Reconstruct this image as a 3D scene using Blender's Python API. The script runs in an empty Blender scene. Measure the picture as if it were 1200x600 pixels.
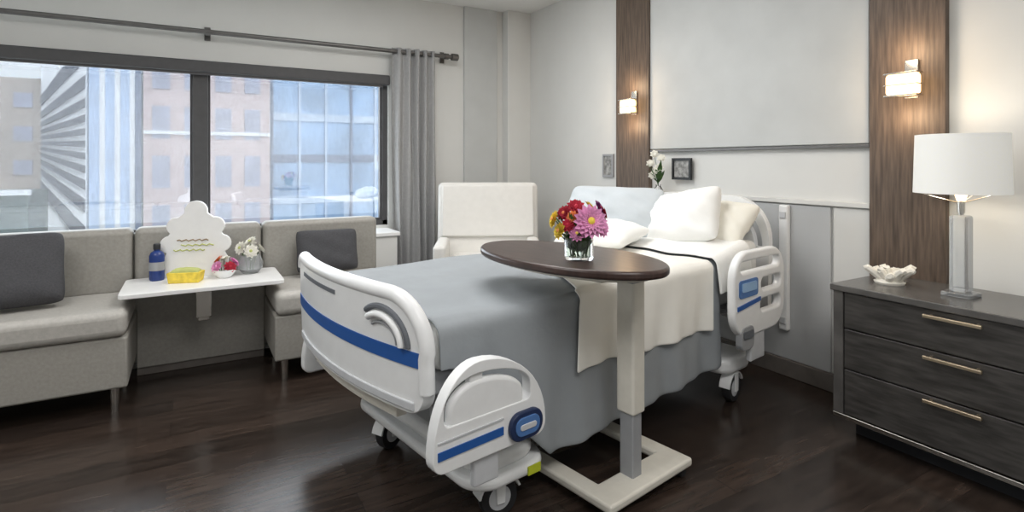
import bpy, bmesh, math, random
from mathutils import Matrix, Vector
random.seed(7)
C = bpy.context.scene.collection
PI = math.pi
def lin(c):
    c = c/255.0
    return c/12.92 if c <= .04045 else ((c+.055)/1.055)**2.4
def rgb(r,g,b): return (lin(r),lin(g),lin(b),1)
# ---------------- materials
def mat(name, col, rough=.6, metal=0, noise=.06, scale=20, stretch=None, trans=0, emit=None, es=0, bump=0, coat=0, ior=1.45, alpha=1):
    m = bpy.data.materials.new(name); m.use_nodes = True
    nt = m.node_tree; b = nt.nodes['Principled BSDF']
    b.inputs['Roughness'].default_value = rough
    b.inputs['Metallic'].default_value = metal
    b.inputs['Transmission Weight'].default_value = trans
    b.inputs['IOR'].default_value = ior
    b.inputs['Coat Weight'].default_value = coat
    if emit:
        b.inputs['Emission Color'].default_value = emit; b.inputs['Emission Strength'].default_value = es
    tc = nt.nodes.new('ShaderNodeTexCoord'); mp = nt.nodes.new('ShaderNodeMapping')
    nt.links.new(tc.outputs['Object'], mp.inputs['Vector'])
    if stretch: mp.inputs['Scale'].default_value = stretch
    nz = nt.nodes.new('ShaderNodeTexNoise'); nz.inputs['Scale'].default_value = scale; nz.inputs['Detail'].default_value = 5
    nt.links.new(mp.outputs[0], nz.inputs['Vector'])
    cr = nt.nodes.new('ShaderNodeValToRGB')
    cr.color_ramp.elements[0].position = .3; cr.color_ramp.elements[1].position = .7
    cr.color_ramp.elements[0].color = (col[0]*(1-noise*2),col[1]*(1-noise*2),col[2]*(1-noise*2),1)
    cr.color_ramp.elements[1].color = (min(1,col[0]*(1+noise*2)),min(1,col[1]*(1+noise*2)),min(1,col[2]*(1+noise*2)),1)
    nt.links.new(nz.outputs['Fac'], cr.inputs['Fac']); nt.links.new(cr.outputs[0], b.inputs['Base Color'])
    if bump:
        bp = nt.nodes.new('ShaderNodeBump'); bp.inputs['Strength'].default_value = bump; bp.inputs['Distance'].default_value = .01
        nt.links.new(nz.outputs['Fac'], bp.inputs['Height']); nt.links.new(bp.outputs[0], b.inputs['Normal'])
    return m
def floor_mat():
    m = mat('floor_wood', rgb(56,47,42), .24, noise=.2, scale=5, stretch=(1.0,7,1))
    nt = m.node_tree; b = nt.nodes['Principled BSDF']
    cr = [n for n in nt.nodes if n.type=='VALTORGB'][0]; tc = [n for n in nt.nodes if n.type=='TEX_COORD'][0]
    br = nt.nodes.new('ShaderNodeTexBrick'); br.inputs['Scale'].default_value = 1
    br.inputs['Brick Width'].default_value = 1.3; br.inputs['Row Height'].default_value = .15
    br.inputs['Mortar Size'].default_value = .0015; br.inputs['Mortar'].default_value = (.35,.35,.35,1)
    br.inputs['Color1'].default_value = (.70,.70,.70,1); br.inputs['Color2'].default_value = (1.25,1.2,1.15,1)
    nt.links.new(tc.outputs['Object'], br.inputs['Vector'])
    mx = nt.nodes.new('ShaderNodeMix'); mx.data_type='RGBA'; mx.blend_type='MULTIPLY'; mx.inputs[0].default_value=1
    nt.links.new(cr.outputs[0], mx.inputs[6]); nt.links.new(br.outputs['Color'], mx.inputs[7])
    nt.links.new(mx.outputs[2], b.inputs['Base Color'])
    return m
def pane_mat():
    m = bpy.data.materials.new('window_glass'); m.use_nodes = True; nt = m.node_tree
    nt.nodes.clear(); o = nt.nodes.new('ShaderNodeOutputMaterial'); mx = nt.nodes.new('ShaderNodeMixShader')
    t = nt.nodes.new('ShaderNodeBsdfTransparent'); g = nt.nodes.new('ShaderNodeBsdfGlossy'); g.inputs['Roughness'].default_value=.01
    t.inputs['Color'].default_value=(.97,.99,1,1)
    mx.inputs[0].default_value=.30
    nt.links.new(t.outputs[0], mx.inputs[1]); nt.links.new(g.outputs[0], mx.inputs[2]); nt.links.new(mx.outputs[0], o.inputs[0])
    return m
M = {}
M['wall'] = mat('wall_paint', rgb(222,222,219), .85, noise=.01, scale=3)
M['ceil'] = mat('ceiling_paint', rgb(236,236,234), .9, noise=.01, scale=3)
M['panel'] = mat('padded_panel', rgb(200,202,201), .7, noise=.02, scale=4)
M['lowpanel'] = mat('lower_wall_panel', rgb(192,194,195), .6, noise=.02, scale=4)
M['colwood'] = mat('column_wood', rgb(98,84,73), .5, noise=.20, scale=5, stretch=(14,14,1.0))
M['dresser'] = mat('dresser_wood', rgb(66,64,62), .28, noise=.2, scale=4, stretch=(8,2,14))
M['dresstop'] = mat('dresser_top', rgb(90,88,86), .22, noise=.12, scale=4, stretch=(12,2,2))
M['chrome'] = mat('brushed_nickel', rgb(205,202,196), .25, 1, noise=.03)
M['brass'] = mat('warm_brass', rgb(236,218,188), .3, 1, noise=.03)
M['rod'] = mat('dark_nickel', rgb(112,110,108), .4, .8, noise=.03)
M['frame'] = mat('window_frame_dark', rgb(76,75,76), .5, noise=.03)
M['base'] = mat('baseboard_grey', rgb(112,106,101), .5, noise=.05)
M['sofa'] = mat('sofa_vinyl', rgb(158,155,148), .5, noise=.04, scale=60, bump=.08)
M['sofacush'] = mat('sofa_cushion', rgb(180,177,171), .45, noise=.04, scale=60, bump=.08)
M['darkpil'] = mat('charcoal_fabric', rgb(72,72,75), .85, noise=.08, scale=120, bump=.2)
M['white'] = mat('white_plastic', rgb(242,243,243), .28, noise=.01)
M['whitem'] = mat('white_laminate', rgb(243,243,242), .3, noise=.01)
M['offwhite'] = mat('cream_metal', rgb(226,222,211), .4, noise=.02)
M['blue'] = mat('blue_stripe', rgb(42,92,165), .4, noise=.02)
M['lblue'] = mat('soft_blue_stripe', rgb(84,124,182), .4, noise=.02)
M['navyp'] = mat('navy_latch', rgb(40,54,88), .35, noise=.02)
M['greyp'] = mat('grey_plastic', rgb(158,160,163), .5, noise=.02)
M['lgrey'] = mat('light_grey_plastic', rgb(206,208,211), .4, noise=.02)
M['dark'] = mat('dark_plastic', rgb(38,40,44), .5, noise=.05)
M['slot'] = mat('slot_grey', rgb(104,108,114), .6, noise=.03)  # dark tone painting slot shade on the footboard; plain grey on a control key
M['tyre'] = mat('rubber_tyre', rgb(40,40,42), .6, noise=.05)
M['navy'] = mat('bottle_blue', rgb(34,58,122), .25, noise=.03)
M['matt'] = mat('mattress_cover', rgb(238,238,235), .8, noise=.02)
M['gblanket'] = mat('grey_blanket', rgb(153,158,162), .9, noise=.02, scale=7, bump=.5)
M['throw'] = mat('cream_throw', rgb(246,244,237), .9, noise=.01, scale=9, bump=.35)
M['linen'] = mat('white_linen', rgb(246,246,243), .85, noise=.01, scale=9, bump=.35)
M['cream'] = mat('cream_linen', rgb(244,241,230), .85, noise=.01, scale=9, bump=.35)
M['gpillow'] = mat('pale_grey_linen', rgb(200,206,210), .85, noise=.02, scale=9, bump=.35)
M['tabletop'] = mat('dark_walnut', rgb(66,51,47), .28, noise=.2, scale=6, stretch=(10,1.5,1))
M['curtain'] = mat('curtain_grey', rgb(166,166,166), .9, noise=.03, scale=40)
M['chair'] = mat('cream_vinyl', rgb(238,236,231), .5, noise=.01)
M['shade'] = mat('lamp_shade_linen', rgb(240,240,236), .8, noise=.01, scale=80, emit=rgb(255,250,240), es=.16)
M['glass'] = mat('clear_glass', (1,1,1,1), .03, noise=0, trans=1)
M['crystal'] = mat('frosted_crystal', rgb(240,243,245), .08, noise=.01, trans=.78)
M['water'] = mat('water', rgb(215,232,220), .0, noise=0, trans=1, ior=1.33)
M['green'] = mat('leaf_green', rgb(66,100,48), .6, noise=.2, scale=30)
M['pink'] = mat('petal_pink', rgb(230,156,200), .7, noise=.12, scale=30)
M['red'] = mat('petal_red', rgb(178,38,60), .7, noise=.12, scale=30)
M['yellow'] = mat('petal_yellow', rgb(236,206,78), .7, noise=.12, scale=30)
M['purple'] = mat('petal_purple', rgb(140,66,128), .7, noise=.12, scale=30)
M['orange'] = mat('petal_orange', rgb(236,140,86), .7, noise=.12, scale=30)
M['wpetal'] = mat('petal_white', rgb(242,240,230), .7, noise=.05, scale=30)
M['glow'] = mat('sconce_glass', rgb(255,232,190), .5, noise=0, emit=rgb(255,216,162), es=2.8)
M['sticker'] = mat('lime_sticker', rgb(196,206,50), .5, noise=.02)
M['black'] = mat('black_frame', rgb(30,30,32), .4, noise=.02)
M['photo'] = mat('picture_grey', rgb(150,150,148), .6, noise=.3, scale=30)
M['coral'] = mat('white_coral', rgb(234,230,220), .8, noise=.06, scale=40, bump=.3)
M['brown'] = mat('brown_print', rgb(150,128,100), .7)
M['olive'] = mat('olive_print', rgb(190,196,120), .7)
M['b_beige'] = mat('facade_beige', rgb(178,166,158), .9, noise=.1, scale=2)  # facade colours lightened to paint haze into the window view
M['b_white'] = mat('facade_white', rgb(232,235,240), .9, noise=.03, scale=2)
M['b_slat'] = mat('facade_slat', rgb(70,78,98), .8, noise=.05)
M['b_blue'] = mat('facade_paleblue', rgb(180,202,232), .6, noise=.06, scale=2)
M['b_pink'] = mat('facade_pink', rgb(200,182,184), .9, noise=.06, scale=3)
M['b_win'] = mat('facade_window', rgb(158,162,184), .4, noise=.1, scale=2)
M['b_glass'] = mat('facade_glass', rgb(148,182,218), .4, noise=.14, scale=1)
M['b_mull'] = mat('facade_mullion', rgb(190,208,230), .6, noise=.03, scale=2)
M['b_span'] = mat('facade_spandrel', rgb(100,118,150), .6, noise=.05)
M['b_teal'] = mat('canopy_teal', rgb(62,86,90), .7, noise=.12, scale=3)
M['street'] = mat('street_asphalt', rgb(110,112,116), .9, noise=.1, scale=1)
M['floor'] = floor_mat(); M['pane'] = pane_mat()
# ---------------- helpers
def box(bm, x0,x1,y0,y1,z0,z1, mx=None):
    vs = [bm.verts.new((x,y,z)) for x in (x0,x1) for y in (y0,y1) for z in (z0,z1)]
    if mx is not None:
        for v in vs: v.co = mx @ v.co
    for f in ((0,1,3,2),(4,6,7,5),(0,4,5,1),(2,3,7,6),(0,2,6,4),(1,5,7,3)): bm.faces.new([vs[i] for i in f])
    return bm
def B(*a, mx=None):
    bm = bmesh.new(); box(bm,*a,mx=mx); return bm
def lathe(prof, bm=None, c=(0,0,0), seg=32, mx=None):
    bm = bm or bmesh.new(); rings=[]
    for r,z in prof:
        if r < 1e-5: rings.append([bm.verts.new((c[0],c[1],c[2]+z))])
        else: rings.append([bm.verts.new((c[0]+r*math.cos(2*PI*k/seg), c[1]+r*math.sin(2*PI*k/seg), c[2]+z)) for k in range(seg)])
    for a,b in zip(rings,rings[1:]):
        for k in range(seg):
            k2=(k+1)%seg
            if len(a)==1 and len(b)==1: continue
            if len(a)==1: bm.faces.new((a[0],b[k],b[k2]))
            elif len(b)==1: bm.faces.new((a[k],a[k2],b[0]))
            else: bm.faces.new((a[k],a[k2],b[k2],b[k]))
    if mx is not None:
        for ring in rings:
            for v in ring: v.co = mx @ v.co
    return bm
def tube(pts, r, bm=None, seg=10):
    bm = bm or bmesh.new(); pts=[Vector(p) for p in pts]; prev=None; n=len(pts)
    rs = r if isinstance(r,(list,tuple)) else [r]*n
    up=None
    for i,p in enumerate(pts):
        t=(pts[min(i+1,n-1)]-pts[max(i-1,0)]).normalized()
        if up is None: up = t.orthogonal().normalized()
        else: up = (up - t*up.dot(t)).normalized()
        s=t.cross(up)
        ring=[bm.verts.new(p+(up*math.cos(2*PI*k/seg)+s*math.sin(2*PI*k/seg))*rs[i]) for k in range(seg)]
        if prev:
            for k in range(seg): bm.faces.new((prev[k],prev[(k+1)%seg],ring[(k+1)%seg],ring[k]))
        else: bm.faces.new(ring[::-1])
        prev=ring
    bm.faces.new(prev); return bm
def prism(pts, axis, a, b, bm=None):
    bm = bm or bmesh.new()
    def P(p,h):
        return {'x':(h,p[0],p[1]),'y':(p[0],h,p[1]),'z':(p[0],p[1],h)}[axis]
    A=[bm.verts.new(P(p,a)) for p in pts]; D=[bm.verts.new(P(p,b)) for p in pts]
    bm.faces.new(A[::-1]); bm.faces.new(D)
    for i in range(len(pts)):
        j=(i+1)%len(pts); bm.faces.new((A[i],A[j],D[j],D[i]))
    return bm
def rrect(x0,x1,z0,z1,r,n=6):
    out=[]
    for cx,cz,a in ((x1-r,z1-r,0),(x0+r,z1-r,PI/2),(x0+r,z0+r,PI),(x1-r,z0+r,1.5*PI)):
        for k in range(n+1):
            t=a+PI/2*k/n; out.append((cx+r*math.cos(t),cz+r*math.sin(t)))
    return out
def slab(a0,a1,zb,zt,off,th,axis,n=36,m=8,bm=None):
    bm=bm or bmesh.new()
    F=[];K=[]
    for i in range(n+1):
        a=a0+(a1-a0)*(1-math.cos(PI*i/n))/2
        f=[];k=[]
        for j in range(m+1):
            z=zb(a)+(zt(a)-zb(a))*j/m
            for o,l in ((0,f),(th,k)):
                q=off(a,z)+o
                l.append(bm.verts.new((q,a,z) if axis=='v' else (a,q,z)))
        F.append(f);K.append(k)
    for i in range(n):
        for j in range(m):
            bm.faces.new((F[i][j],F[i+1][j],F[i+1][j+1],F[i][j+1])); bm.faces.new((K[i][j],K[i][j+1],K[i+1][j+1],K[i+1][j]))
        bm.faces.new((F[i][0],K[i][0],K[i+1][0],F[i+1][0])); bm.faces.new((F[i][m],F[i+1][m],K[i+1][m],K[i][m]))
    for j in range(m):
        bm.faces.new((F[0][j],F[0][j+1],K[0][j+1],K[0][j])); bm.faces.new((F[n][j],K[n][j],K[n][j+1],F[n][j+1]))
    return bm
def corner(a,a0,a1,Z,r0,r1):
    z=Z
    if a-a0<r0: z-= r0-math.sqrt(max(0,r0*r0-(r0-(a-a0))**2))
    if a1-a<r1: z-= r1-math.sqrt(max(0,r1*r1-(r1-(a1-a))**2))
    return z
def cut(bm, *cutters):
    bmesh.ops.recalc_face_normals(bm, faces=bm.faces)
    me=bpy.data.meshes.new('t'); bm.to_mesh(me); o=bpy.data.objects.new('t',me); C.objects.link(o); tmp=[o]
    for cb in cutters:
        bmesh.ops.recalc_face_normals(cb, faces=cb.faces)
        mc=bpy.data.meshes.new('c'); cb.to_mesh(mc); c=bpy.data.objects.new('c',mc); C.objects.link(c); tmp.append(c)
        md=o.modifiers.new('b','BOOLEAN'); md.operation='DIFFERENCE'; md.object=c; md.solver='EXACT'
    dg=bpy.context.evaluated_depsgraph_get(); e=o.evaluated_get(dg); out=bmesh.new(); mm=e.to_mesh(); out.from_mesh(mm); e.to_mesh_clear()
    for t in tmp: bpy.data.objects.remove(t)
    return out
def pillow(w,h,t,n=26,mx=None,bm=None,p=3,q=.45,ph=0,wr=.07):
    bm=bm or bmesh.new(); T=[];D=[]
    for i in range(n+1):
        a=[];b=[]
        for j in range(n+1):
            x=-math.cos(PI*i/n); y=-math.cos(PI*j/n)
            e=max(0,(1-abs(x)**p)*(1-abs(y)**p))**q
            w_=wr*(math.sin(7*x+3*y+ph)*math.sin(5*y-2*x+ph)+.5*math.sin(13*x-9*y+ph))*e
            X=x*w/2*(1-.07*(1-y*y)); Y=y*h/2*(1-.07*(1-x*x))
            cshrink=1-.10*(x*x*y*y)**2; X*=cshrink; Y*=cshrink
            v=Vector((X,Y,t/2*(e+w_))); u=Vector((X,Y,-t/2*(e-w_)))
            if mx is not None: v=mx@v;u=mx@u
            a.append(bm.verts.new(v)); b.append(a[-1] if i in(0,n) or j in(0,n) else bm.verts.new(u))
        T.append(a);D.append(b)
    for i in range(n):
        for j in range(n):
            bm.faces.new((T[i][j],T[i+1][j],T[i+1][j+1],T[i][j+1]))
            try: bm.faces.new((D[i][j],D[i][j+1],D[i+1][j+1],D[i+1][j]))
            except ValueError: pass
    return bm
def obj(name, bm, m, parent=None, bevel=0, smooth=True, sub=0, seg=3, solid=0, label=None):
    bmesh.ops.recalc_face_normals(bm, faces=bm.faces)
    me=bpy.data.meshes.new(name); bm.to_mesh(me); bm.free()
    o=bpy.data.objects.new(name,me); C.objects.link(o); o.data.materials.append(M[m] if isinstance(m,str) else m)
    if parent: o.parent=parent
    if smooth:
        for p in me.polygons: p.use_smooth=True
        me.set_sharp_from_angle(angle=math.radians(38))
    if solid:
        s=o.modifiers.new('s','SOLIDIFY'); s.thickness=solid; s.offset=0
    if bevel:
        b=o.modifiers.new('b','BEVEL'); b.width=bevel; b.segments=seg; b.limit_method='ANGLE'; b.angle_limit=math.radians(38)
        b.harden_normals=False
        for p in me.polygons: p.use_smooth=True
        w=o.modifiers.new('w','WEIGHTED_NORMAL'); w.keep_sharp=True
    if sub:
        s=o.modifiers.new('u','SUBSURF'); s.levels=sub; s.render_levels=sub
    if label: o['label']=label
    return o
def tag(o,label,cat,group=None):
    o['label']=label;o['category']=cat
    if group:o['group']=group
    return o
def thing(name,label,cat,loc=(0,0,0),rz=0,group=None):
    o=bpy.data.objects.new(name,None); C.objects.link(o); o.location=loc; o.rotation_euler=(0,0,rz); o.empty_display_size=.1
    return tag(o,label,cat,group)
def struct(name,bm,m,parent=None,**k):
    o=obj(name,bm,m,parent,**k)
    if not parent:o['kind']='structure'
    return o
R=math.radians
# ---------------- camera  (world: headwall = plane x=0, window wall = plane y=0)
cam=bpy.data.cameras.new('camera'); co=bpy.data.objects.new('camera',cam); C.objects.link(co)
co.location=(-3.161,-5.195,1.3); co.rotation_euler=(R(90),0,R(-30)); cam.lens=19.5; cam.sensor_width=36; cam.shift_y=-110/1200
cam.clip_start=.02
bpy.context.scene.camera=co
# ---------------- room shell
XL,YB,ZC=-6.2,-7.2,2.9
struct('floor',B(XL,0,YB,0,-.1,0),'floor',smooth=False)
struct('ceiling',B(XL,0,YB,0,ZC,ZC+.1),'ceil',smooth=False)
struct('wall_right',B(0,.15,YB,0.2,-.1,ZC+.1),'wall',smooth=False)
struct('wall_left',B(XL-.15,XL,YB,.2,-.1,ZC+.1),'wall',smooth=False)
struct('wall_front',B(XL-.15,.15,YB-.15,YB,-.1,ZC+.1),'wall',smooth=False)
WX0,WX1,WZ0,WZ1=-5.75,-1.53,.70,2.11
bm=B(XL,0,0,.2,-.1,WZ0); box(bm,XL,0,0,.2,WZ1,ZC+.1); box(bm,XL,WX0,0,.2,WZ0,WZ1); box(bm,WX1,0,0,.2,WZ0,WZ1)
struct('wall_back',bm,'wall',smooth=False)
bm=B(-.28,0,-.12,0,0,ZC); struct('trim_1',bm,'wall',bevel=.004)
struct('trim_2',B(-.74,-.36,-.03,0,0,ZC),'panel',bevel=.004)
struct('trim_3',B(-.04,0,-1.945,-1.555,0,ZC),'colwood',bevel=.003)
struct('trim_4',B(-.04,0,-3.935,-3.59,0,ZC),'colwood',bevel=.003)
struct('trim_5',B(-.022,0,-3.58,-1.565,1.40,ZC),'panel',bevel=.006)
struct('trim_6',B(-.03,0,-3.585,-1.56,1.378,1.396),'rod',bevel=.002)
struct('trim_7',B(-.018,0,-3.37,-1.565,.10,1.045),'lowpanel',bevel=.006)
struct('trim_8',B(-.03,0,-3.585,-1.56,1.05,1.08),'wall',bevel=.004)
struct('trim_9',B(-.014,0,-3.58,-3.385,.10,1.045),'wall',bevel=.004)
struct('baseboard_right',B(-.035,0,YB,-.12,0,.10),'base',bevel=.004)
struct('baseboard_back',B(XL,-.75,-.015,0,0,.10),'base',bevel=.004)
# ---------------- window
bm=B(WX0,WX1,.03,.12,WZ0,WZ0+.05); box(bm,WX0,WX1,.03,.12,WZ1-.05,WZ1); box(bm,WX0,WX0+.05,.03,.12,WZ0,WZ1); box(bm,WX1-.05,WX1,.03,.12,WZ0,WZ1)
for x in (-3.10,-4.68): box(bm,x-.055,x+.055,.02,.13,WZ0,WZ1)
w=struct('window_1',bm,'frame',bevel=.004)
for a,b in ((WX0+.05,-4.735),(-4.625,-3.155),(-3.045,WX1-.05)):
    struct('window_pane',B(a,b,.07,.076,WZ0+.05,WZ1-.05),'pane',w,smooth=False)
    struct('inner_frame',cut(B(a,b,.05,.1,WZ0+.05,WZ1-.05),B(a+.018,b-.018,0,.2,WZ0+.068,WZ1-.068)),'frame',w,smooth=False)
t=thing('roller_blind','dark grey blind cassette running along the top of the window','blind',(-3.64,-.0,2.03))
obj('cassette',B(WX0+3.64,WX1+3.64,-.055,-.002,.0,.095),'frame',t,bevel=.012)
obj('hem_bar',B(WX0+3.70,WX1+3.58,-.035,-.02,-.02,.0),'frame',t,bevel=.003)
t=thing('window_ledge','white ledge cabinet under the window behind the sofa','ledge',(-3.9,0,0))
obj('body',B(-1.84,2.34,-.36,-.02,.0,.64),'wall',t,bevel=.004)
obj('ledge_top',B(-1.84,2.36,-.38,-.001,.64,.675),'whitem',t,bevel=.006)
obj('deep_shelf',B(-1.84,1.90,-.99,-.385,.0,.66),'wall',t,bevel=.006)
# ---------------- curtain rod + curtain
t=thing('curtain_rod','brushed dark metal curtain rod above the window','curtain rod',(-3,0,2.345))
obj('pole',tube([(-2.9,-.12,0),(2.07,-.12,0)],.02,seg=16),'rod',t)
obj('finial',tube([(2.07,-.12,0),(2.075,-.12,0),(2.10,-.12,0),(2.14,-.12,0),(2.15,-.12,0)],[.02,.034,.036,.034,.02],seg=20),'rod',t)
for x in (-1.9,-.05,2.02):
    bm=B(x-.012,x+.012,-.12,-.001,-.012,.012); box(bm,x-.022,x+.022,-.012,-.001,-.05,.06); tube([(x-.02,-.12,0),(x+.02,-.12,0)],.03,bm,14)
    obj('bracket',bm,'rod',t,bevel=.002)
bm=bmesh.new(); rows=[]
N=90
for j in range(26):
    z=.03+2.35*j/25; fr=j/25; row=[]
    for i in range(N+1):
        s=i/N; amp=.034*(1-.15*fr)+.010*math.sin(3*fr+9*s)
        x=-1.53+.43*s+.016*math.sin(5*fr+s*12)*(1-fr); y=-.12+amp*math.sin(2*PI*(4.3*s+.7*s*s)+.5*math.sin(2.5*fr))
        row.append(bm.verts.new((x,y,z)))
    rows.append(row)
for a,b in zip(rows,rows[1:]):
    for i in range(N): bm.faces.new((a[i],a[i+1],b[i+1],b[i]))
t=thing('curtain','grey pleated grommet curtain drawn to the right end of the window','curtain',(0,0,0))
obj('cloth',bm,'curtain',t,solid=.004)
for k in range(5):
    x=-1.48+.085*k; bm=bmesh.new()
    mx=Matrix.Translation((x,-.12,2.345))@Matrix.Rotation(R(90),4,'Y')
    lathe([(.024,-.004),(.034,-.004),(.034,.004),(.024,.004),(.024,-.004)],bm,seg=20,mx=mx)
    obj('grommet',bm,'greyp',t)
# ---------------- sofa
t=thing('window_sofa','long grey upholstered banquette with a recessed middle under the window','sofa',(-3.6,-1.1,0))
ox,oy=-3.6,-1.1
def sb(x0,x1,y0,y1,z0,z1): return B(x0-ox,x1-ox,y0-oy,y1-oy,z0,z1)
obj('back_frame',sb(-5.5,-1.98,-1.10,-1.0,.06,.86),'sofa',t,bevel=.015)
for a,b in ((-5.5,-3.47),(-3.46,-2.76),(-2.75,-1.98)):
    obj('back_cushion',sb(a,b,-1.17,-1.02,.50,.90),'sofa',t,bevel=.035,seg=5)
obj('middle_panel',sb(-3.45,-2.74,-1.16,-1.101,.05,.50),'sofa',t,bevel=.008)
obj('plinth',sb(-3.45,-2.74,-1.14,-1.101,.0,.05),'base',t,bevel=.004)
for a,b in ((-5.5,-3.45),(-2.74,-1.98)):
    obj('seat_base',sb(a,b,-1.70,-1.101,.13,.395),'sofa',t,bevel=.012)
    obj('seat_cushion',sb(a+.003,b-.003,-1.725,-1.172,.397,.535),'sofacush',t,bevel=.04,seg=5)
    for x in (a+.06,b-.06):
        for y in (-1.64,-1.18):
            obj('leg',lathe([(0,0),(.018,0),(.024,.132),(0,.132)],c=(x-ox,y-oy,0),seg=16),'chrome',t)
def placed(name,label,cat,bm_f,loc,rot,m,group=None):
    o=obj(name,bm_f,m); o.location=loc; o.rotation_euler=rot; return tag(o,label,cat,group)
placed('throw_pillow','charcoal square throw pillow leaning at the left end of the sofa','pillow',pillow(.52,.42,.16,p=5),(-4.00,-1.41,.735),(R(60),0,R(10)),'darkpil')
placed('throw_pillow','charcoal throw pillow on the right seat of the sofa beside the bed foot','pillow',pillow(.42,.30,.12,p=5),(-2.36,-1.29,.70),(R(70),0,R(-4)),'darkpil')
# flip table
t=thing('flip_table','white rectangular flip table between the two sofa seats','table',(-3.10,-1.42,0))
obj('tabletop',prism(rrect(-.40,.42,-.23,.235,.03),'z',.575,.60),'whitem',t,bevel=.004)
obj('post',B(-.04,.04,-.10,-.04,.40,.575),'chrome',t,bevel=.004)
obj('support_arm',B(-.03,.03,-.09,.255,.38,.42),'chrome',t,bevel=.004)
t=thing('water_bottle','dark blue bottle at the left end of the white flip table','bottle',(-3.34,-1.29,.60))
obj('body',lathe([(0,0),(.036,0),(.040,.01),(.040,.145),(.032,.165),(.016,.175),(.016,.185),(0,.185)]),'navy',t)
obj('cap',lathe([(0,.183),(.019,.183),(.019,.212),(.016,.216),(0,.216)]),'dark',t)
obj('paper_band',lathe([(.0408,.06),(.0412,.06),(.0412,.11),(.0408,.11)]),'greyp',t)
t=thing('greeting_board','large white scalloped gift display standing on the flip table','gift display',(-3.14,-1.30,.60),R(-14))
def lobes(s=1):
    out=[(-.17,0),(.17,0),(.18,.10)]
    for cx,cz,r,a0,a1 in ((.14,.20,.055,-70,80),(.105,.31,.055,-50,100),(.0,.40,.065,-10,190),(-.105,.31,.055,80,230),(-.14,.20,.055,100,250)):
        for k in range(9):
            a=R(a0+(a1-a0)*k/8); out.append((cx+r*math.cos(a),cz+r*math.sin(a)))
    out.append((-.18,.10)); return out
obj('board',prism(lobes(),'y',0,.025),'whitem',t,bevel=.004)
obj('easel_foot',B(-.12,.12,.025,.075,0,.012),'whitem',t)
for k,(a,b,mm) in enumerate(((-.10,.07,'brown'),(-.08,.10,'olive'),(-.12,.05,'olive'))):
    obj('printed_line',tube([(a+(b-a)*i/14,-.002,.225-.03*k+.005*math.sin(i*2.1+k)) for i in range(15)],.0035,seg=6),mm,t)
t=thing('snack_box','low yellow snack box in front of the white gift display','box',(-3.19,-1.43,.60),R(-18))
obj('tray',prism([(-.08,0),(.08,0),(.09,.06),(-.09,.06)],'y',-.045,.045),'yellow',t,bevel=.004)
obj('filling',pillow(.16,.08,.05,mx=Matrix.Translation((0,0,.058))),'olive',t)
def bloom(bm,c,d,r,layers=3,np=12):
    d=Vector(d).normalized(); q=d.to_track_quat('Z','Y').to_matrix().to_4x4(); mx=Matrix.Translation(c)@q
    for L in range(layers):
        rr=r*(1-.22*L); tilt=.12+.35*L
        for k in range(np):
            a=2*PI*(k+.5*L)/np; w=rr*.30*(12/np)**.5
            ca,sa=math.cos(a),math.sin(a)
            def P(rad,side,z): return mx@Vector((ca*rad-sa*side,sa*rad+ca*side,z))
            v=[bm.verts.new(P(*s)) for s in ((.0,-w*.3,.004*L),(.0,w*.3,.004*L),(rr*.6,w,rr*.6*tilt+.003),(rr*.6,0,rr*.6*tilt-.002),(rr*.6,-w,rr*.6*tilt+.003),(rr,0,rr*tilt*.8))]
            bm.faces.new((v[0],v[1],v[2],v[3])); bm.faces.new((v[0],v[3],v[4])); bm.faces.new((v[3],v[2],v[5])); bm.faces.new((v[4],v[3],v[5]))
    return mx
def flower(name,label,m,cen,base,top,r,group,layers=3,np=12):
    t=thing(name,label,'flower',base,0,group)
    b=Vector(base); e=Vector(top)-b
    obj('stem',tube([(0,0,0),(e.x*.35,e.y*.35,e.z*.55),tuple(e)],.0022,seg=6),'green',t)
    bm=bmesh.new(); d=Vector((e.x*3.0-.03,e.y*3.0-.05,.08)); mx=bloom(bm,e,d,r,layers,np)
    obj('petals',bm,m,t,smooth=False)
    obj('flower_centre',lathe([(0,-.002),(r*.2,.002),(r*.2,r*.30),(r*.1,r*.38),(0,r*.4)],seg=12,mx=mx),cen,t)
t=thing('posy_bowl','low white bowl holding pink and white roses on the flip table','bowl',(-2.99,-1.40,.60))
obj('bowl',lathe([(0,0),(.035,0),(.06,.03),(.066,.05),(.061,.05),(.054,.03),(0,.008)]),'white',t)
for k,(dx,dy,dz,m,lb) in enumerate(((-.04,-.02,.07,'pink','pink rose at the left of the low white bowl'),(.03,-.03,.065,'red','red rose at the front of the low white bowl'),(.0,.02,.105,'wpetal','white rose at the top of the low white bowl'),(.055,.015,.085,'pink','pink rose at the right of the low white bowl'),(-.03,.03,.10,'orange','peach rose at the back of the low white bowl'))):
    flower('rose',lb,m,m,(-2.99+dx*.3,-1.40+dy*.3,.612),(-2.99+dx,-1.40+dy,.60+dz),.040,'roses in the low white bowl',4,9)
t=thing('glass_bowl_vase','round clear glass vase of white blooms at the right of the flip table','vase',(-2.84,-1.33,.60))
obj('vessel',lathe([(0,0),(.045,0),(.07,.03),(.076,.065),(.062,.10),(.056,.115),(.052,.115),(.058,.10),(.072,.065),(.066,.03),(0,.006)]),'crystal',t)
for k in range(6):
    a=2*PI*k/6+.5
    rr=.065 if k<5 else 0
    flower('white_bloom','white bloom in the round clear glass vase','wpetal','olive',(-2.84+.015*math.cos(a),-1.33+.015*math.sin(a),.61),(-2.84+rr*math.cos(a),-1.33+rr*math.sin(a),.745+.02*(k%2)+(.03 if k==5 else 0)),.046,'white blooms in the round glass vase',3,9)
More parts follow.
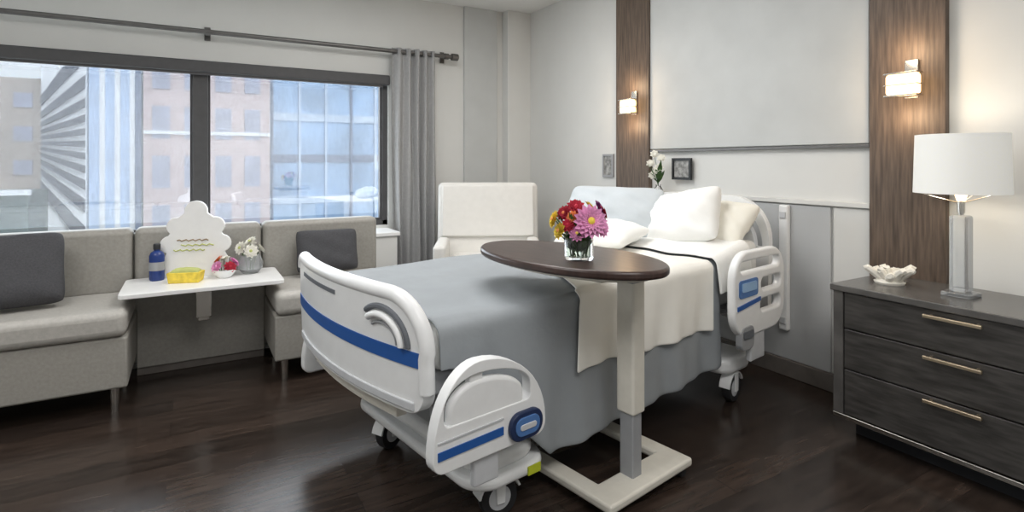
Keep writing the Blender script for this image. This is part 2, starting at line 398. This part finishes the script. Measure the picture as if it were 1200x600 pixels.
# ---------------- armchair in corner
t=thing('armchair','cream vinyl armchair with a high back in the corner beyond the bed','armchair',(-.93,-.92,0),R(-27))
obj('seat_base',B(-.34,.34,-.36,.25,.12,.34),'chair',t,bevel=.02)
obj('seat_cushion',B(-.32,.32,-.38,.22,.345,.49),'chair',t,bevel=.05,seg=5)
mx=Matrix.Translation((0,.24,.40))@Matrix.Rotation(R(-8),4,'X')
obj('backrest',B(-.46,.46,-.04,.12,-.02,.72,mx=mx),'chair',t,bevel=.05,seg=5)
obj('back_cushion',B(-.42,.42,-.08,-.045,.22,.69,mx=mx),'chair',t,bevel=.02,seg=4)
for s in (-1,1):
    obj('armrest',B(min(s*.345,s*.45),max(s*.345,s*.45),-.36,.19,.12,.63),'chair',t,bevel=.035,seg=5)
    for y in (-.30,.2): obj('leg',lathe([(0,0),(.018,0),(.024,.12),(0,.12)],c=(s*.35,y,0),seg=14),'dark',t)
# ---------------- BED
A=(-2.503,-3.555,0); BR=R(10)
bed=thing('hospital_bed','white adjustable hospital bed with blue striped boards and side rails','bed',A,BR)
cvv=.575
bow=lambda a,z: -.080+.075*((a-cvv)/cvv)**2 -.03*(z-.4)
fzb=lambda a: .485+ (0.075-corner(a,0.03,1.13,0.075,.07,.07))
fzt=lambda a: corner(a,0.03,1.13,.865,.17,.05)
foot=obj('footboard',slab(0.03,1.13,fzb,fzt,bow,.045,'v',n=60,m=12),'white',bed,bevel=.010)
obj('stripe',slab(.036,1.125,lambda a:.640,lambda a:.690,lambda a,z:bow(a,z)-.003,.004,'v',n=40,m=3),'blue',foot)
obj('slot_shade',slab(.55,.98,lambda a:.797,lambda a:.813,lambda a,z:bow(a,z)-.003,.004,'v',n=20,m=1),'slot',foot,label='dark strip painting the shade of a hand slot')  # surface strip, its dark colour paints the shade inside a slot
# rounded raised rim following the top and the near edge
rim=[]
for i in range(49):
    a=.03+1.10*(1-math.cos(PI*i/48))/2
    rim.append((bow(a,fzt(a))+.020,a,fzt(a)-.006))
rim=[(bow(.035,z)+.020,.036,z) for z in (.56,.60,.64,.67)]+rim
obj('rim',tube(rim,.027,seg=14),'white',foot)
# handle: dark and grey tubes paint recess shade either side of a rib
def arcpts(rv,rz,zl,cz=.70,cv=.225,end=130,off=-.001):
    pts=[(bow(cv-rv,zl)+off,cv-rv,zl)]
    for k in range(23):
        a=R(180-end*k/22); v=cv+rv*math.cos(a); z=cz+rz*math.sin(a); pts.append((bow(v,z)+off,v,z))
    return pts
obj('recess_shade',tube(arcpts(.135,.112,.697),.011,seg=8),'slot',foot,label='dark tube painting the shade of a curved recess')
obj('handle_rib',tube(arcpts(.108,.085,.697,off=-.006),.013,seg=10),'white',foot)
obj('recess_shade',tube(arcpts(.080,.058,.697),.006,seg=8),'greyp',foot)
obj('lower_lip',slab(.07,1.09,lambda a:.495,lambda a:.525,lambda a,z:bow(a,z)-.006,.02,'v',n=24,m=3),'lgrey',foot,bevel=.004)
obj('lower_bumper',slab(.20,.95,lambda a:.43,lambda a:.487,lambda a,z:bow(a,z)+.03,.04,'v',n=24,m=3),'offwhite',foot,bevel=.006)
# headboard
hb=lambda a,z:2.28+.05-.08*((a-cvv)/cvv)**2+.05*(z-.5)
hz=slab(.0,1.15,lambda a:.34,lambda a:corner(a,0,1.15,1.09,.26,.26),hb,.045,'v',n=44,m=8)
harc=[]
for k in range(13):
    a=R(180-90*k/12); harc.append((.28+.235*math.cos(a),.80+.24*math.sin(a)))
for k in range(13):
    a=R(90+90*k/12); harc.append((.28+.18*math.cos(a),.80+.185*math.sin(a)))
hz=cut(hz,prism(harc,'x',2,2.6),prism(rrect(.40,.75,1.0,1.035,.016),'x',2,2.6))
head=obj('headboard',hz,'white',bed,bevel=.008)
obj('headboard_inset',slab(.16,.99,lambda a:.55,lambda a:corner(a,.16,.99,.93,.18,.18),lambda a,z:hb(a,z)-.004,.006,'v',n=30,m=4),'lgrey',head)
# mattress
def mtop(u): return .755+ (0 if u<1.65 else .09*min(1,(u-1.65)/.5))
pts=[(.05,.60)]+[(2.24,.60)]+[(2.24,mtop(2.24)),(2.15,mtop(2.15)),(1.65,.755),(.05,.755)]
obj('mattress',prism(pts,'y',.05,1.10),'matt',bed,bevel=.04,seg=4)
obj('deck',B(.04,2.24,.08,1.07,.52,.595),'greyp',bed,bevel=.01)
obj('upper_frame',B(.10,2.20,.14,.20,.44,.515),'greyp',bed,bevel=.008)
obj('upper_frame',B(.10,2.20,.95,1.01,.44,.515),'greyp',bed,bevel=.008)
for u in (.62,1.72): obj('lift_column',B(u-.09,u+.09,.45,.70,.30,.52),'dark',bed,bevel=.01)
obj('base_frame',B(.30,2.05,.30,.85,.20,.30),'lgrey',bed,bevel=.02)
obj('base_end_cover',prism(rrect(.17,.53,.0,.98,.11,8),'z',.160,.205),'white',bed,bevel=.018,seg=4)
obj('base_end_hump',prism(rrect(.20,.50,.03,.95,.10,8),'z',.200,.265),'white',bed,bevel=.032,seg=5)
obj('base_end_cover',prism(rrect(1.80,2.10,.0,1.13,.10,8),'z',.165,.25),'white',bed,bevel=.03,seg=5)
obj('neck_cover',prism([(.14,.235),(.26,.235),(.30,.45),(.16,.45)],'x',.16,.32),'lgrey',bed,bevel=.01)
obj('neck_cover',prism([(.74,.235),(.90,.235),(.96,.45),(.80,.45)],'x',.16,.32),'lgrey',bed,bevel=.01)
obj('warning_sticker',B(.40,.46,-.006,.0,.167,.197),'sticker',bed)
def caster(u,v,r,rz):
    mx=Matrix.Translation((u,v,0))@Matrix.Rotation(rz,4,'Z')
    bm=bmesh.new()
    # curved fender over the wheel
    outer=[];inner=[]
    for k in range(15):
        a=R(20+150*k/14); outer.append((r*1.20*math.cos(a),r+r*1.20*math.sin(a))); inner.append((r*1.07*math.cos(a),r+r*1.07*math.sin(a)))
    prism(outer+inner[::-1],'y',-.030,.030,bm)
    prism([(-.016,r-.016),(.016,r-.016),(.02,r*2.1),(-.02,r*2.1)],'y',.026,.034,bm)
    prism([(-.016,r-.016),(.016,r-.016),(.02,r*2.1),(-.02,r*2.1)],'y',-.034,-.026,bm)
    lathe([(0,r*2),(.03,r*2),(.03,.172),(0,.172)],bm,seg=16)
    for vv in bm.verts: vv.co=mx@vv.co
    f=obj('caster',bm,'white',bed,bevel=.002)
    w=mx@Matrix.Translation((0,0,r))@Matrix.Rotation(R(90),4,'X')
    obj('tyre',lathe([(r*.60,-.022),(r*.95,-.022),(r,-.012),(r,.012),(r*.95,.022),(r*.60,.022)],seg=28,mx=w),'tyre',f)
    obj('hub_cap',lathe([(0,-.025),(r*.40,-.025),(r*.62,-.021),(r*.62,.021),(r*.40,.025),(0,.025)],seg=24,mx=w),'lgrey',f)
caster(.34,.10,.074,R(-12)); caster(.27,.80,.074,R(20)); caster(1.93,.05,.075,R(5)); caster(1.93,1.05,.07,R(0))
# near foot side rail
def fan(u0,u1,z0,z1,n=24,rc=.04):
    out=[]
    for k in range(6):
        a=R(270-90*k/5); out.append((u0+rc+rc*math.cos(a),z0+rc+rc*math.sin(a)))
    cu=u0+(u1-u0)*.38
    for i in range(n+1):
        a=R(180-180*i/n); rr=(cu-u0) if a>PI/2 else (u1-cu)
        out.append((cu+rr*math.cos(a),z0+.05+(z1-z0-.05)*math.sin(a)))
    for k in range(6):
        a=R(0-90*k/5); out.append((u1-rc+rc*math.cos(a),z0+rc+rc*math.sin(a)))
    return out
o1=prism(fan(-.06,.395,.365,.675),'y',-.10,-.055)
cc=prism(fan(-.022,.325,.50,.637,rc=.02),'y',-.3,.1)
rail=obj('side_rail',cut(o1,cc),'white',bed,bevel=.014,seg=4)
obj('rail_inner_panel',prism(fan(-.003,.300,.48,.616,rc=.02),'y',-.096,-.062),'white',rail,bevel=.014,seg=4)
obj('rail_web',B(.08,.13,-.09,-.06,.60,.65),'white',rail,bevel=.004)
def curvestripe(z,h,m,nm,u0=-.045,u1=.205):
    obj(nm,prism([(u0,z),(u1,z+.004),(u1,z+h+.004),(u0,z+h)],'y',-.104,-.098),m,rail)
curvestripe(.410,.026,'blue','rail_stripe'); curvestripe(.460,.005,'lgrey','rail_line')
obj('control_panel',prism(rrect(.225,.370,.375,.470,.045,8),'y',-.116,-.098),'navyp',rail,bevel=.005,label='dark oval latch handle')
obj('control_screen',prism(rrect(.245,.350,.392,.453,.028,8),'y',-.121,-.114),'lblue',rail,bevel=.002)
obj('control_trim',prism(rrect(.262,.333,.412,.432,.009),'y',-.124,-.119),'lgrey',rail,bevel=.002)
obj('rail_arm',B(.10,.20,-.085,-.06,.27,.37),'lgrey',rail,bevel=.006)
# head side rail
def head_rail(v0,v1,a,b):
    o=prism(rrect(a,b,.40,.84,.14,10),'y',v0,v1)
    o=cut(o,prism(rrect(a+.06,b-.06,.735,.790,.026),'y',v0-.2,v1+.2),prism(rrect(a+.27,b-.05,.51,.575,.03),'y',v0-.2,v1+.2),prism(rrect(a+.28,b-.045,.62,.685,.03),'y',v0-.2,v1+.2))
    r=obj('side_rail',o,'white',bed,bevel=.012,seg=4)
    obj('rail_arm',B(a+.18,a+.33,v0+.008,v1-.008,.26,.41),'lgrey',r,bevel=.008)
    return r
r=head_rail(-.10,-.055,1.69,2.24)
obj('rail_stripe',prism(rrect(1.73,1.92,.61,.70,.018),'y',-.106,-.099),'lblue',r)
obj('control_screen',prism(rrect(1.75,1.90,.64,.685,.01),'y',-.110,-.105),'b_glass',r)
obj('rail_stripe',prism([(1.715,.550),(1.95,.573),(1.95,.593),(1.715,.572)],'y',-.106,-.0985),'blue',r)
obj('lower_control',prism(rrect(1.75,1.88,.34,.46,.035),'y',-.106,-.07),'greyp',r,bevel=.004)
obj('control_key',prism(rrect(1.765,1.865,.40,.44,.012),'y',-.112,-.105),'slot',r,bevel=.002)
head_rail(1.205,1.25,1.74,2.27)
o=obj('side_rail',prism(fan(.02,.47,.27,.60),'y',1.205,1.245),'white',bed,bevel=.008)
for v0,v1 in ((-.09,.20),(.95,1.24)):
    for u in (.22,2.02): obj('rail_bracket',B(u-.03,u+.03,v0,v1,.47,.50),'greyp',bed,bevel=.003)
# ---------------- bedding (local bed frame)
def fold(u,f,ph=0): return -(.012+.013*math.sin(19*u+ph)+.008*math.sin(37*u+1.3))*f
def drape(u0,u1,hn,hf,off,n=70,ph=0,skew=0,far=0):
    bm=bmesh.new(); rows=[]
    for i in range(n+1):
        s=i/n; ub=u0+(u1-u0)*s; row=[]
        r=.05; vn=.035-off; vf=1.115+off
        def U(v,z=None):
            f=max(0,min(1,(v-vn)/(vf-vn))); x=ub+far*f*(1-s)
            return x+(skew*(z-.78) if z is not None else 0)
        u=ub; zt=mtop(u)+.012+off; z0=hn(u); zc=zt-r
        if z0>zc: z0=zc-.004
        for k in range(14):
            f=1-k/13; z=z0+(zc-z0)*k/13
            row.append((U(vn,z),vn+fold(u,f*min(1,(zc-z0)/.25)),z))
        for k in range(1,6):
            a=R(90*k/6); row.append((U(vn),vn+r-r*math.cos(a),zc+r*math.sin(a)))
        for k in range(0,21):
            v=vn+r+(vf-vn-2*r)*k/20; uu=U(v); zz=mtop(uu)+.012+off; row.append((uu,v,zz+.005*math.sin(9*uu+7*v)+.004*math.sin(23*v-5*uu)))
        uf=U(vf); zcf=mtop(uf)+.012+off-r
        for k in range(1,6):
            a=R(90-90*k/6); row.append((uf,vf-r+r*math.cos(a),zcf+r*math.sin(a)))
        z1=hf(u)
        for k in range(8):
            f=k/7; row.append((uf,vf-fold(uf,f,2),zcf+(z1-zcf)*f))
        rows.append([bm.verts.new(q) for q in row])
    for a,b in zip(rows,rows[1:]):
        for j in range(len(a)-1): bm.faces.new((a[j],a[j+1],b[j+1],b[j]))
    return bm
def onbed(o,dz=0): o.location=A; o.rotation_euler=(0,0,BR); return o
hn=lambda u:.62-.44*max(0,min(1,(u-.10)/.44))**.95+ (.0 if u<.62 else .035*(u-.62))+(.0 if u<1.2 else .03*(u-1.2))
o=onbed(obj('blanket',drape(.045,1.77,hn,lambda u:.35,.0),'gblanket',solid=.01,sub=1)); tag(o,'grey blanket draped low over the side of the hospital bed','blanket')
o=onbed(obj('throw_blanket',drape(.70,1.70,lambda u:.475-.03*(u-.7)+.006*math.sin(9*u),lambda u:.45,.016,skew=.16,far=.62),'throw',solid=.007,sub=1)); tag(o,'cream folded throw laid across the middle of the bed','throw blanket')
o=onbed(obj('top_sheet',drape(1.715,2.05,lambda u:.62,lambda u:.6,.026,n=16),'linen',solid=.01,sub=1)); tag(o,'white sheet turned down over the grey blanket near the pillows','sheet')
BM=Matrix.Translation(A)@Matrix.Rotation(BR,4,'Z')
def bedthing(name,label,cat,bm,m,u,v,z,rot,group=None):
    o=obj(name,bm,m); mm=BM@Matrix.Translation((u,v,z))@rot; o.matrix_world=mm; return tag(o,label,cat,group)
def rot(a,b,c): return Matrix.Rotation(c,4,'Z')@Matrix.Rotation(b,4,'Y')@Matrix.Rotation(a,4,'X')
bedthing('pillow','white pillow slumped against the headboard nearest the side rail','pillow',pillow(.38,.50,.20,p=2.2,ph=1,wr=.12),'linen',2.00,.40,.965,rot(0,R(-56),R(-4))@Matrix.Rotation(R(16),4,'Z'))
bedthing('pillow','cream pillow tucked behind the white pillow at the head rail','pillow',pillow(.34,.44,.17,p=2.2,ph=3,wr=.12),'cream',2.15,.25,.935,rot(0,R(-44),R(-10)))
bedthing('pillow','pale grey pillow propped upright on the far side of the bed head','pillow',pillow(.38,.74,.17,p=2.4,ph=2,wr=.12),'gpillow',1.93,.90,.975,rot(0,R(-58),R(8)))
bedthing('pillow','low white pillow lying flat in front of the grey pillow','pillow',pillow(.34,.54,.15,p=2.2,ph=5,wr=.12),'linen',1.65,.74,.87,rot(0,R(-10),R(4)))
# ---------------- overbed table
p=BM@Vector((.86,-.12,0))
ot=thing('overbed_table','overbed table with dark oval wood top on a cream column','table',(p.x,p.y,0),BR)
ec=(-.205,.18)
ell=[( ec[0]+.25*math.cos(2*PI*k/64), ec[1]+.455*math.sin(2*PI*k/64)) for k in range(64)]
obj('tabletop',prism(ell,'z',.905,.936),'tabletop',ot,bevel=.01)
obj('under_tray',prism([( ec[0]+.20*math.cos(2*PI*k/48), ec[1]+.395*math.sin(2*PI*k/48)) for k in range(48)],'z',.888,.905),'offwhite',ot,bevel=.005)
obj('support_arm',B(-.24,.01,-.04,.34,.855,.888),'offwhite',ot,bevel=.008)
obj('column_sleeve',B(-.068,.008,-.05,.035,.32,.860),'offwhite',ot,bevel=.01)
obj('column_inner',B(-.058,-.002,-.040,.025,.06,.32),'greyp',ot,bevel=.005)
bs=[(-.26,-.10),(.26,-.10),(.26,.46),(.18,.46),(.18,.03),(-.18,.03),(-.18,.46),(-.26,.46)]
obj('base',prism(bs,'z',.04,.075),'offwhite',ot,bevel=.01)
for x,y in ((-.22,-.07),(.22,-.07),(-.22,.42),(.22,.42)):
    mx=Matrix.Translation((x,y,.021))@Matrix.Rotation(R(90),4,'X')
    obj('caster',lathe([(0,-.014),(.018,-.014),(.021,-.01),(.021,.01),(.018,.014),(0,.014)],seg=18,mx=mx),'tyre',ot)
obj('height_lever',B(-.11,-.05,-.08,-.045,.842,.854),'greyp',ot,bevel=.003)
# ---------------- vase and flowers
vp=BM@Vector((.60,-.065,0)); TZ=.936
t=thing('flower_vase','clear glass vase of water on the oval overbed table','vase',(vp.x,vp.y,TZ))
obj('glass_body',lathe([(0,0),(.052,0),(.055,.01),(.055,.112),(.058,.118),(.053,.118),(.051,.112),(.051,.012),(0,.010)],seg=28),'glass',t)
obj('water',lathe([(0,.0125),(.050,.0125),(.050,.075),(0,.075)],seg=28),'water',t)
cr=Vector((math.cos(R(-30)),math.sin(R(-30)),0)); cf=Vector((-.5,-.866,0))
FL=[('pink_daisy','large pale pink daisy at the front of the vase bouquet','pink','yellow',(.034,.06,.155),.066,5,16),
('pink_daisy','small pink daisy at the lower right of the vase bouquet','pink','yellow',(.078,.03,.130),.042,4,12),
('pink_daisy','small pink daisy low at the front left of the vase bouquet','pink','yellow',(-.014,.06,.112),.032,4,12),
('red_carnation','deep red bloom at the top centre of the vase bouquet','red','red',(-.010,-.01,.200),.040,5,12),
('red_carnation','red bloom at the left top of the vase bouquet','red','orange',(-.055,.01,.180),.034,5,12),
('red_carnation','red bloom at the far right of the vase bouquet','red','red',(.092,-.0,.178),.030,4,10),
('red_carnation','small red bloom between the yellow and pink flowers of the bouquet','red','red',(-.045,.05,.140),.028,4,10),
('yellow_flower','yellow bloom at the left edge of the vase bouquet','yellow','orange',(-.092,.015,.158),.038,4,10),
('yellow_flower','yellow bloom low at the left of the vase bouquet','yellow','orange',(-.074,.04,.118),.036,4,10),
('yellow_flower','yellow bloom above the large pink daisy','yellow','orange',(.040,.0,.205),.028,4,10),
('purple_flower','purple bloom at the upper right of the vase bouquet','purple','red',(.072,.01,.200),.034,4,10),
('orange_flower','small orange bloom at the left of the large pink daisy','orange','yellow',(-.028,.045,.168),.028,4,10)]
for k,(n,l,m,c,(dx,dy,dz),r,ly,np_) in enumerate(FL):
    a=2*PI*k/len(FL); base=(vp.x+.022*math.cos(a),vp.y+.022*math.sin(a),TZ+.014)
    q=Vector((vp.x,vp.y,TZ))+cr*dx+cf*dy; flower(n,l,m,c,base,(q.x,q.y,TZ+dz-.008),r,'flowers in the glass vase',ly,np_)
def leaf(bm,b,e,w):
    b=Vector(b);e=Vector(e);d=e-b; s=d.cross(Vector((0,0,1))).normalized()*w; mid=b+d*.55+Vector((0,0,.015))
    v=[bm.verts.new(x) for x in (b,b+d*.3+s*.7,mid+s,e,mid-s,b+d*.3-s*.7,mid)]
    bm.faces.new((v[0],v[1],v[6],v[5])); bm.faces.new((v[1],v[2],v[6]));bm.faces.new((v[2],v[3],v[6]));bm.faces.new((v[3],v[4],v[6]));bm.faces.new((v[4],v[5],v[6]))
bm=bmesh.new()
for k in range(34):
    a=2*PI*k/34*3.3+random.uniform(-.2,.2); L=random.uniform(.06,.11)
    leaf(bm,(.012*math.cos(a),.012*math.sin(a),.03),(L*math.cos(a),L*math.sin(a),random.uniform(.085,.185)),.014)
o=obj('foliage',bm,'green'); o.location=(vp.x,vp.y,TZ); tag(o,'green leaves fanning out beneath the blooms in the glass vase','foliage')
# ---------------- dresser
DX=-.50;DY0,DY1=-5.60,-3.665;DT=.72
t=thing('dresser','dark grey wood dresser with long metal pulls against the right wall','dresser',(-.27,-4.6,0))
def db(x0,x1,y0,y1,z0,z1): return B(x0+.27,x1+.27,y0+4.6,y1+4.6,z0,z1)
obj('body',db(DX+.02,-.045,DY0+.005,DY1-.005,.10,DT-.03),'dresser',t,bevel=.003)
obj('dresser_top',db(DX-.012,-.042,DY0-.01,DY1+.012,DT-.03,DT),'dresstop',t,bevel=.004)
obj('plinth',db(DX+.10,-.06,DY0+.05,DY1-.05,0,.10),'dark',t)
obj('base_rail',db(DX-.005,DX+.02,DY0,DY1,.092,.112),'chrome',t,bevel=.002)
obj('side_stile',db(DX-.003,DX+.02,DY1-.045,DY1,.112,DT-.03),'dresstop',t,bevel=.002)
ncol=[(DY1-.05,DY1-.98),(DY1-.99,DY0+.005)]
for y1,y0 in ncol:
    for z0,z1,zc in ((.118,.325,.315),(.331,.515,.495),(.521,.687,.668)):
        d=obj('drawer',db(DX,DX+.019,y0,y1,z0,z1),'dresser',t,bevel=.003)
        yc=(y0+y1)/2
        if y1>-4: yc=-4.15
        zc-=.006
        bm=db(DX-.032,DX-.018,yc-.10,yc+.10,zc-.007,zc+.007)
        for s in (-.08,.08): box(bm,DX-.02+.27,DX+.002+.27,yc+s-.005+4.6,yc+s+.005+4.6,zc-.005,zc+.005)
        obj('handle',bm,'brass',d,bevel=.002,label='warm metal bar pull')
t=thing('table_lamp','table lamp with white drum shade and clear crystal column on the dresser','lamp',(-.27,-4.085,DT))
obj('base_plate',B(-.055,.055,-.055,.055,0,.018),'crystal',t,bevel=.004)
obj('crystal_column',B(-.034,.034,-.034,.034,.018,.35),'crystal',t,bevel=.012)
obj('spine',lathe([(0,.352),(.010,.352),(.010,.36),(.014,.36),(.014,.41),(0,.41)],seg=14),'chrome',t)
sh=[(.168,.445),(.171,.445),(.164,.70),(.161,.70)]
obj('shade',lathe(sh+[sh[0]],seg=56),'shade',t)
bm=bmesh.new()
for k in range(3):
    a=2*PI*k/3; tube([(.014*math.cos(a),.014*math.sin(a),.405),(.168*math.cos(a),.168*math.sin(a),.448)],.002,bm,6)
obj('shade_spider',bm,'chrome',t)
obj('bulb',lathe([(0,.41),(.014,.41),(.03,.46),(.03,.48),(.018,.505),(0,.51)],seg=18),M['glow'],t)
t=thing('coral_ornament','white coral ornament at the left end of the dresser top','ornament',(-.27,-3.80,DT))
bm=bmesh.new()
for k in range(26):
    a=2*PI*k/26*2.4; r0=.02+.055*random.random(); h=.04+.045*random.random()
    c=(r0*math.cos(a)*.9,r0*math.sin(a)*1.2,0)
    tube([(c[0]*.2,c[1]*.2,.012),(c[0]*.8,c[1]*.8,h*.7),(c[0]*1.2,c[1]*1.2,h),(c[0]*1.35,c[1]*1.35,h*.8+.01)],[.020,.019,.016,.010],bm,8)
obj('branches',bm,'coral',t)
obj('foot',lathe([(0,0),(.06,0),(.065,.01),(.03,.025),(0,.028)]),'coral',t)
# ---------------- sconces
def sconce(y,z,label,colx=-.04):
    t=thing('wall_sconce',label,'sconce',(colx,y,z),0,'sconces on the wood columns')
    obj('backplate',B(-.014,0,-.04,.02,-.06,.13),'chrome',t,bevel=.003)
    obj('arm',B(-.05,-.012,-.022,-.008,-.01,.01),'chrome',t,bevel=.002)
    obj('shade',B(-.10,-.045,-.07,.07,-.045,.055),'glow',t,bevel=.012,label='lit frosted glass shade')
    for zz in (-.055,.0,.055): obj('metal_band',B(-.106,-.04,-.075,.075,zz,zz+.008 if zz else zz+.005),'chrome',t,bevel=.002)
    for dz in (.17,-.15):
        l=bpy.data.lights.new('sconce_light','POINT'); l.energy=2.0; l.color=(1,.72,.45); l.shadow_soft_size=.06
        lo=bpy.data.objects.new('sconce_light',l); C.objects.link(lo); lo.location=(colx-.10,y,z+dz)
sconce(-1.78,1.745,'lit sconce on the far wood column above the pillows')
sconce(-3.785,1.68,'lit sconce on the wood column above the dresser')
t=thing('wall_shelf','small white wall shelf behind the bed head','shelf',(-.022,-2.13,1.0))
obj('board',B(-.15,0,-.14,.14,-.02,0),'whitem',t,bevel=.003); obj('bracket',B(-.12,0,-.01,.01,-.07,-.02),'chrome',t,bevel=.002)
t=thing('bud_vase','small clear vase of pale flowers on the wall shelf','vase',(-.10,-2.11,1.0))
obj('vessel',lathe([(0,0),(.03,0),(.042,.04),(.035,.09),(.018,.12),(.022,.13),(.016,.13),(.012,.12),(0,.115)]),'glass',t)
for k,(dx,dy,dz) in enumerate(((-.02,.02,.36),(.0,-.03,.33),(-.03,.05,.29),(-.01,.0,.24),(-.03,.03,.20),(-.04,-.05,.26))):
    n=thing('white_blossom','small white blossom on the wall shelf','flower',(-.10,-2.11,1.12),0,'white blossoms on the wall shelf')
    obj('stem',tube([(0,0,0),(dx*.3,dy*.3,(dz-.12)*.5),(dx,dy,dz-.12)],.002,seg=6),'green',n)
    bm=bmesh.new(); bloom(bm,Vector((dx,dy,dz-.12)),(-.6,-.5,.4),.036,3,7); obj('petals',bm,'wpetal',n,smooth=False)
    bm=bmesh.new(); leaf(bm,(0,0,.02),(dx*2-.02,dy*2.2-.02,.10+.02*k),.018); obj('leaf',bm,'green',n,smooth=False)
def pic(y,z,w,h,fm,label):
    t=thing('picture_frame',label,'picture',(-.0,y,z))
    x=-.023 if y<-1.94 else 0
    obj('frame',cut(B(x-.02,x,-w/2,w/2,-h/2,h/2),B(x-.1,x-.008,-w/2+.018,w/2-.018,-h/2+.018,h/2-.018)),fm,t)
    obj('print',B(x-.012,x-.009,-w/2+.019,w/2-.019,-h/2+.019,h/2-.019),'photo',t)
pic(-2.28,1.25,.18,.16,'black','small black framed picture on the wall right of the far column')
pic(-1.42,1.27,.14,.20,'greyp','small grey framed picture on the wall left of the far column')
t=thing('wall_bumper','vertical white bumper post on the headwall beside the bed','bumper',(-.018,-3.10,.28))
obj('post',B(-.035,0,-.03,.03,0,.76),'white',t,bevel=.01)
for z in (.06,.70): obj('mount_cap',B(-.042,-.034,-.02,.02,z-.02,z+.02),'lgrey',t,bevel=.003)
# ---------------- outside
struct('street',B(-40,40,.2,60,-12.2,-12),'street',smooth=False)
def bld(name,label,x0,x1,y0,y1,z1,m):
    t=thing(name,label,'building',((x0+x1)/2,(y0+y1)/2,-12)); obj('body',B(x0-(x0+x1)/2,x1-(x0+x1)/2,y0-(y0+y1)/2,y1-(y0+y1)/2,0,z1+12),m,t,smooth=False)
    return t,(x0+x1)/2,(y0+y1)/2
t,cx,cy=bld('building','beige building at the far left outside the window',-10,-6.30,12,18,3.3,'b_beige')
for i in range(5):
    for j in range(3): obj('window',B(-6.8-i*.6-cx,-6.45-i*.6-cx,11.96-cy,12.02-cy,12+1.0+j*.8,12+1.35+j*.8),'b_win',t,smooth=False)
t,cx,cy=bld('building','white building with radiating dark louvres outside the window',-5.93,-5.17,10,15,9,'b_white')
for k in range(11):
    a=R(-57+ 114*k/10); px,pz=-6.50,1.70; w=R(3.0)
    xl=-5.92-px; xr=-5.18-px
    p=[(px+xl,pz+xl*math.tan(a-w)),(px+xr,pz+xr*math.tan(a-w)),(px+xr,pz+xr*math.tan(a+w)),(px+xl,pz+xl*math.tan(a+w))]
    obj('louvre',prism([(q[0]-cx,q[1]+12) for q in p],'y',9.90-cy,10.0-cy),'b_slat',t,smooth=False)
t,cx,cy=bld('building','pale blue tower beside the louvred building',-5.15,-4.15,10.2,16,12,'b_blue')
for k in range(3): obj('window_strip',B(-4.95+k*.28-cx,-4.85+k*.28-cx,10.15-cy,10.22-cy,2,23),'b_white',t,smooth=False)
obj('dark_pier',B(-4.28-cx,-4.17-cx,10.1-cy,10.22-cy,0,23.9),'b_span',t,smooth=False)
t,cx,cy=bld('building','pinkish stone building in the middle of the window view',-4.12,-1.45,10,16,13,'b_pink')
for i in range(4):
    for j in range(5): obj('window',B(-3.95+i*.64-cx,-3.60+i*.64-cx,9.96-cy,10.03-cy,12-1.6+j*1.15,12-.85+j*1.15),'b_win',t,smooth=False)
for j in range(3): obj('cornice',B(-4.12-cx,-1.45-cx,9.93-cy,10.0-cy,12-.35+j*2.3,12-.27+j*2.3),'b_white',t,smooth=False)
t,cx,cy=bld('building','light blue glazed tower at the right of the window view',-1.40,4.5,10.5,17,13,'b_glass')
for i in range(9): obj('mullion',B(-1.38+i*.68-cx,-1.32+i*.68-cx,10.42-cy,10.5-cy,6,24),'b_mull' if i%3 else 'b_span',t,smooth=False)
for j in range(7): obj('spandrel',B(-1.4-cx,4.5-cx,10.45-cy,10.5-cy,12-2+j*1.1,12-1.8+j*1.1),'b_span' if j%3==0 else 'b_mull',t,smooth=False)
t,cx,cy=bld('low_building','low dark teal roof at the lower left outside the window',-8.6,-5.75,8,9.6,.75,'b_teal')
obj('roof_edge',B(-8.65-cx,-5.7-cx,7.9-cy,8.0-cy,12.70,12.80),'b_white',t,smooth=False)
# ---------------- light
w=bpy.data.worlds.new('world'); bpy.context.scene.world=w; w.use_nodes=True
bg=w.node_tree.nodes['Background']; bg.inputs[0].default_value=(.84,.91,1,1); bg.inputs[1].default_value=1.3
s=bpy.data.lights.new('sun','SUN'); s.energy=1.6; s.angle=R(10); so=bpy.data.objects.new('sun',s); C.objects.link(so); so.rotation_euler=(R(50),0,R(15))
def area(x,y,z,sx,sy,e,rot=(0,0,0),col=(1,.985,.97)):
    l=bpy.data.lights.new('fill_light','AREA'); l.shape='RECTANGLE'; l.size=sx; l.size_y=sy; l.energy=e; l.color=col
    o=bpy.data.objects.new('fill_light',l); C.objects.link(o); o.location=(x,y,z); o.rotation_euler=rot
area(-1.8,-2.2,2.85,1.4,1.4,41); area(-4.4,-3.2,2.85,1.4,1.4,40); area(-2.4,-5.4,2.85,1.6,1.3,48)  # added fill panels below the ceiling, no fixtures behind them
area(-3.4,.25,1.45,4,1.3,105,(R(-90),0,0),(.90,.95,1))  # added panel outside the pane, boosts daylight into the room
l=bpy.data.lights.new('lamp_light','POINT'); l.energy=1.8; l.color=(1,.9,.76); l.shadow_soft_size=.05
lo=bpy.data.objects.new('lamp_light',l); C.objects.link(lo); lo.location=(-.27,-4.085,DT+.56)
bpy.context.scene.view_settings.view_transform='Standard'
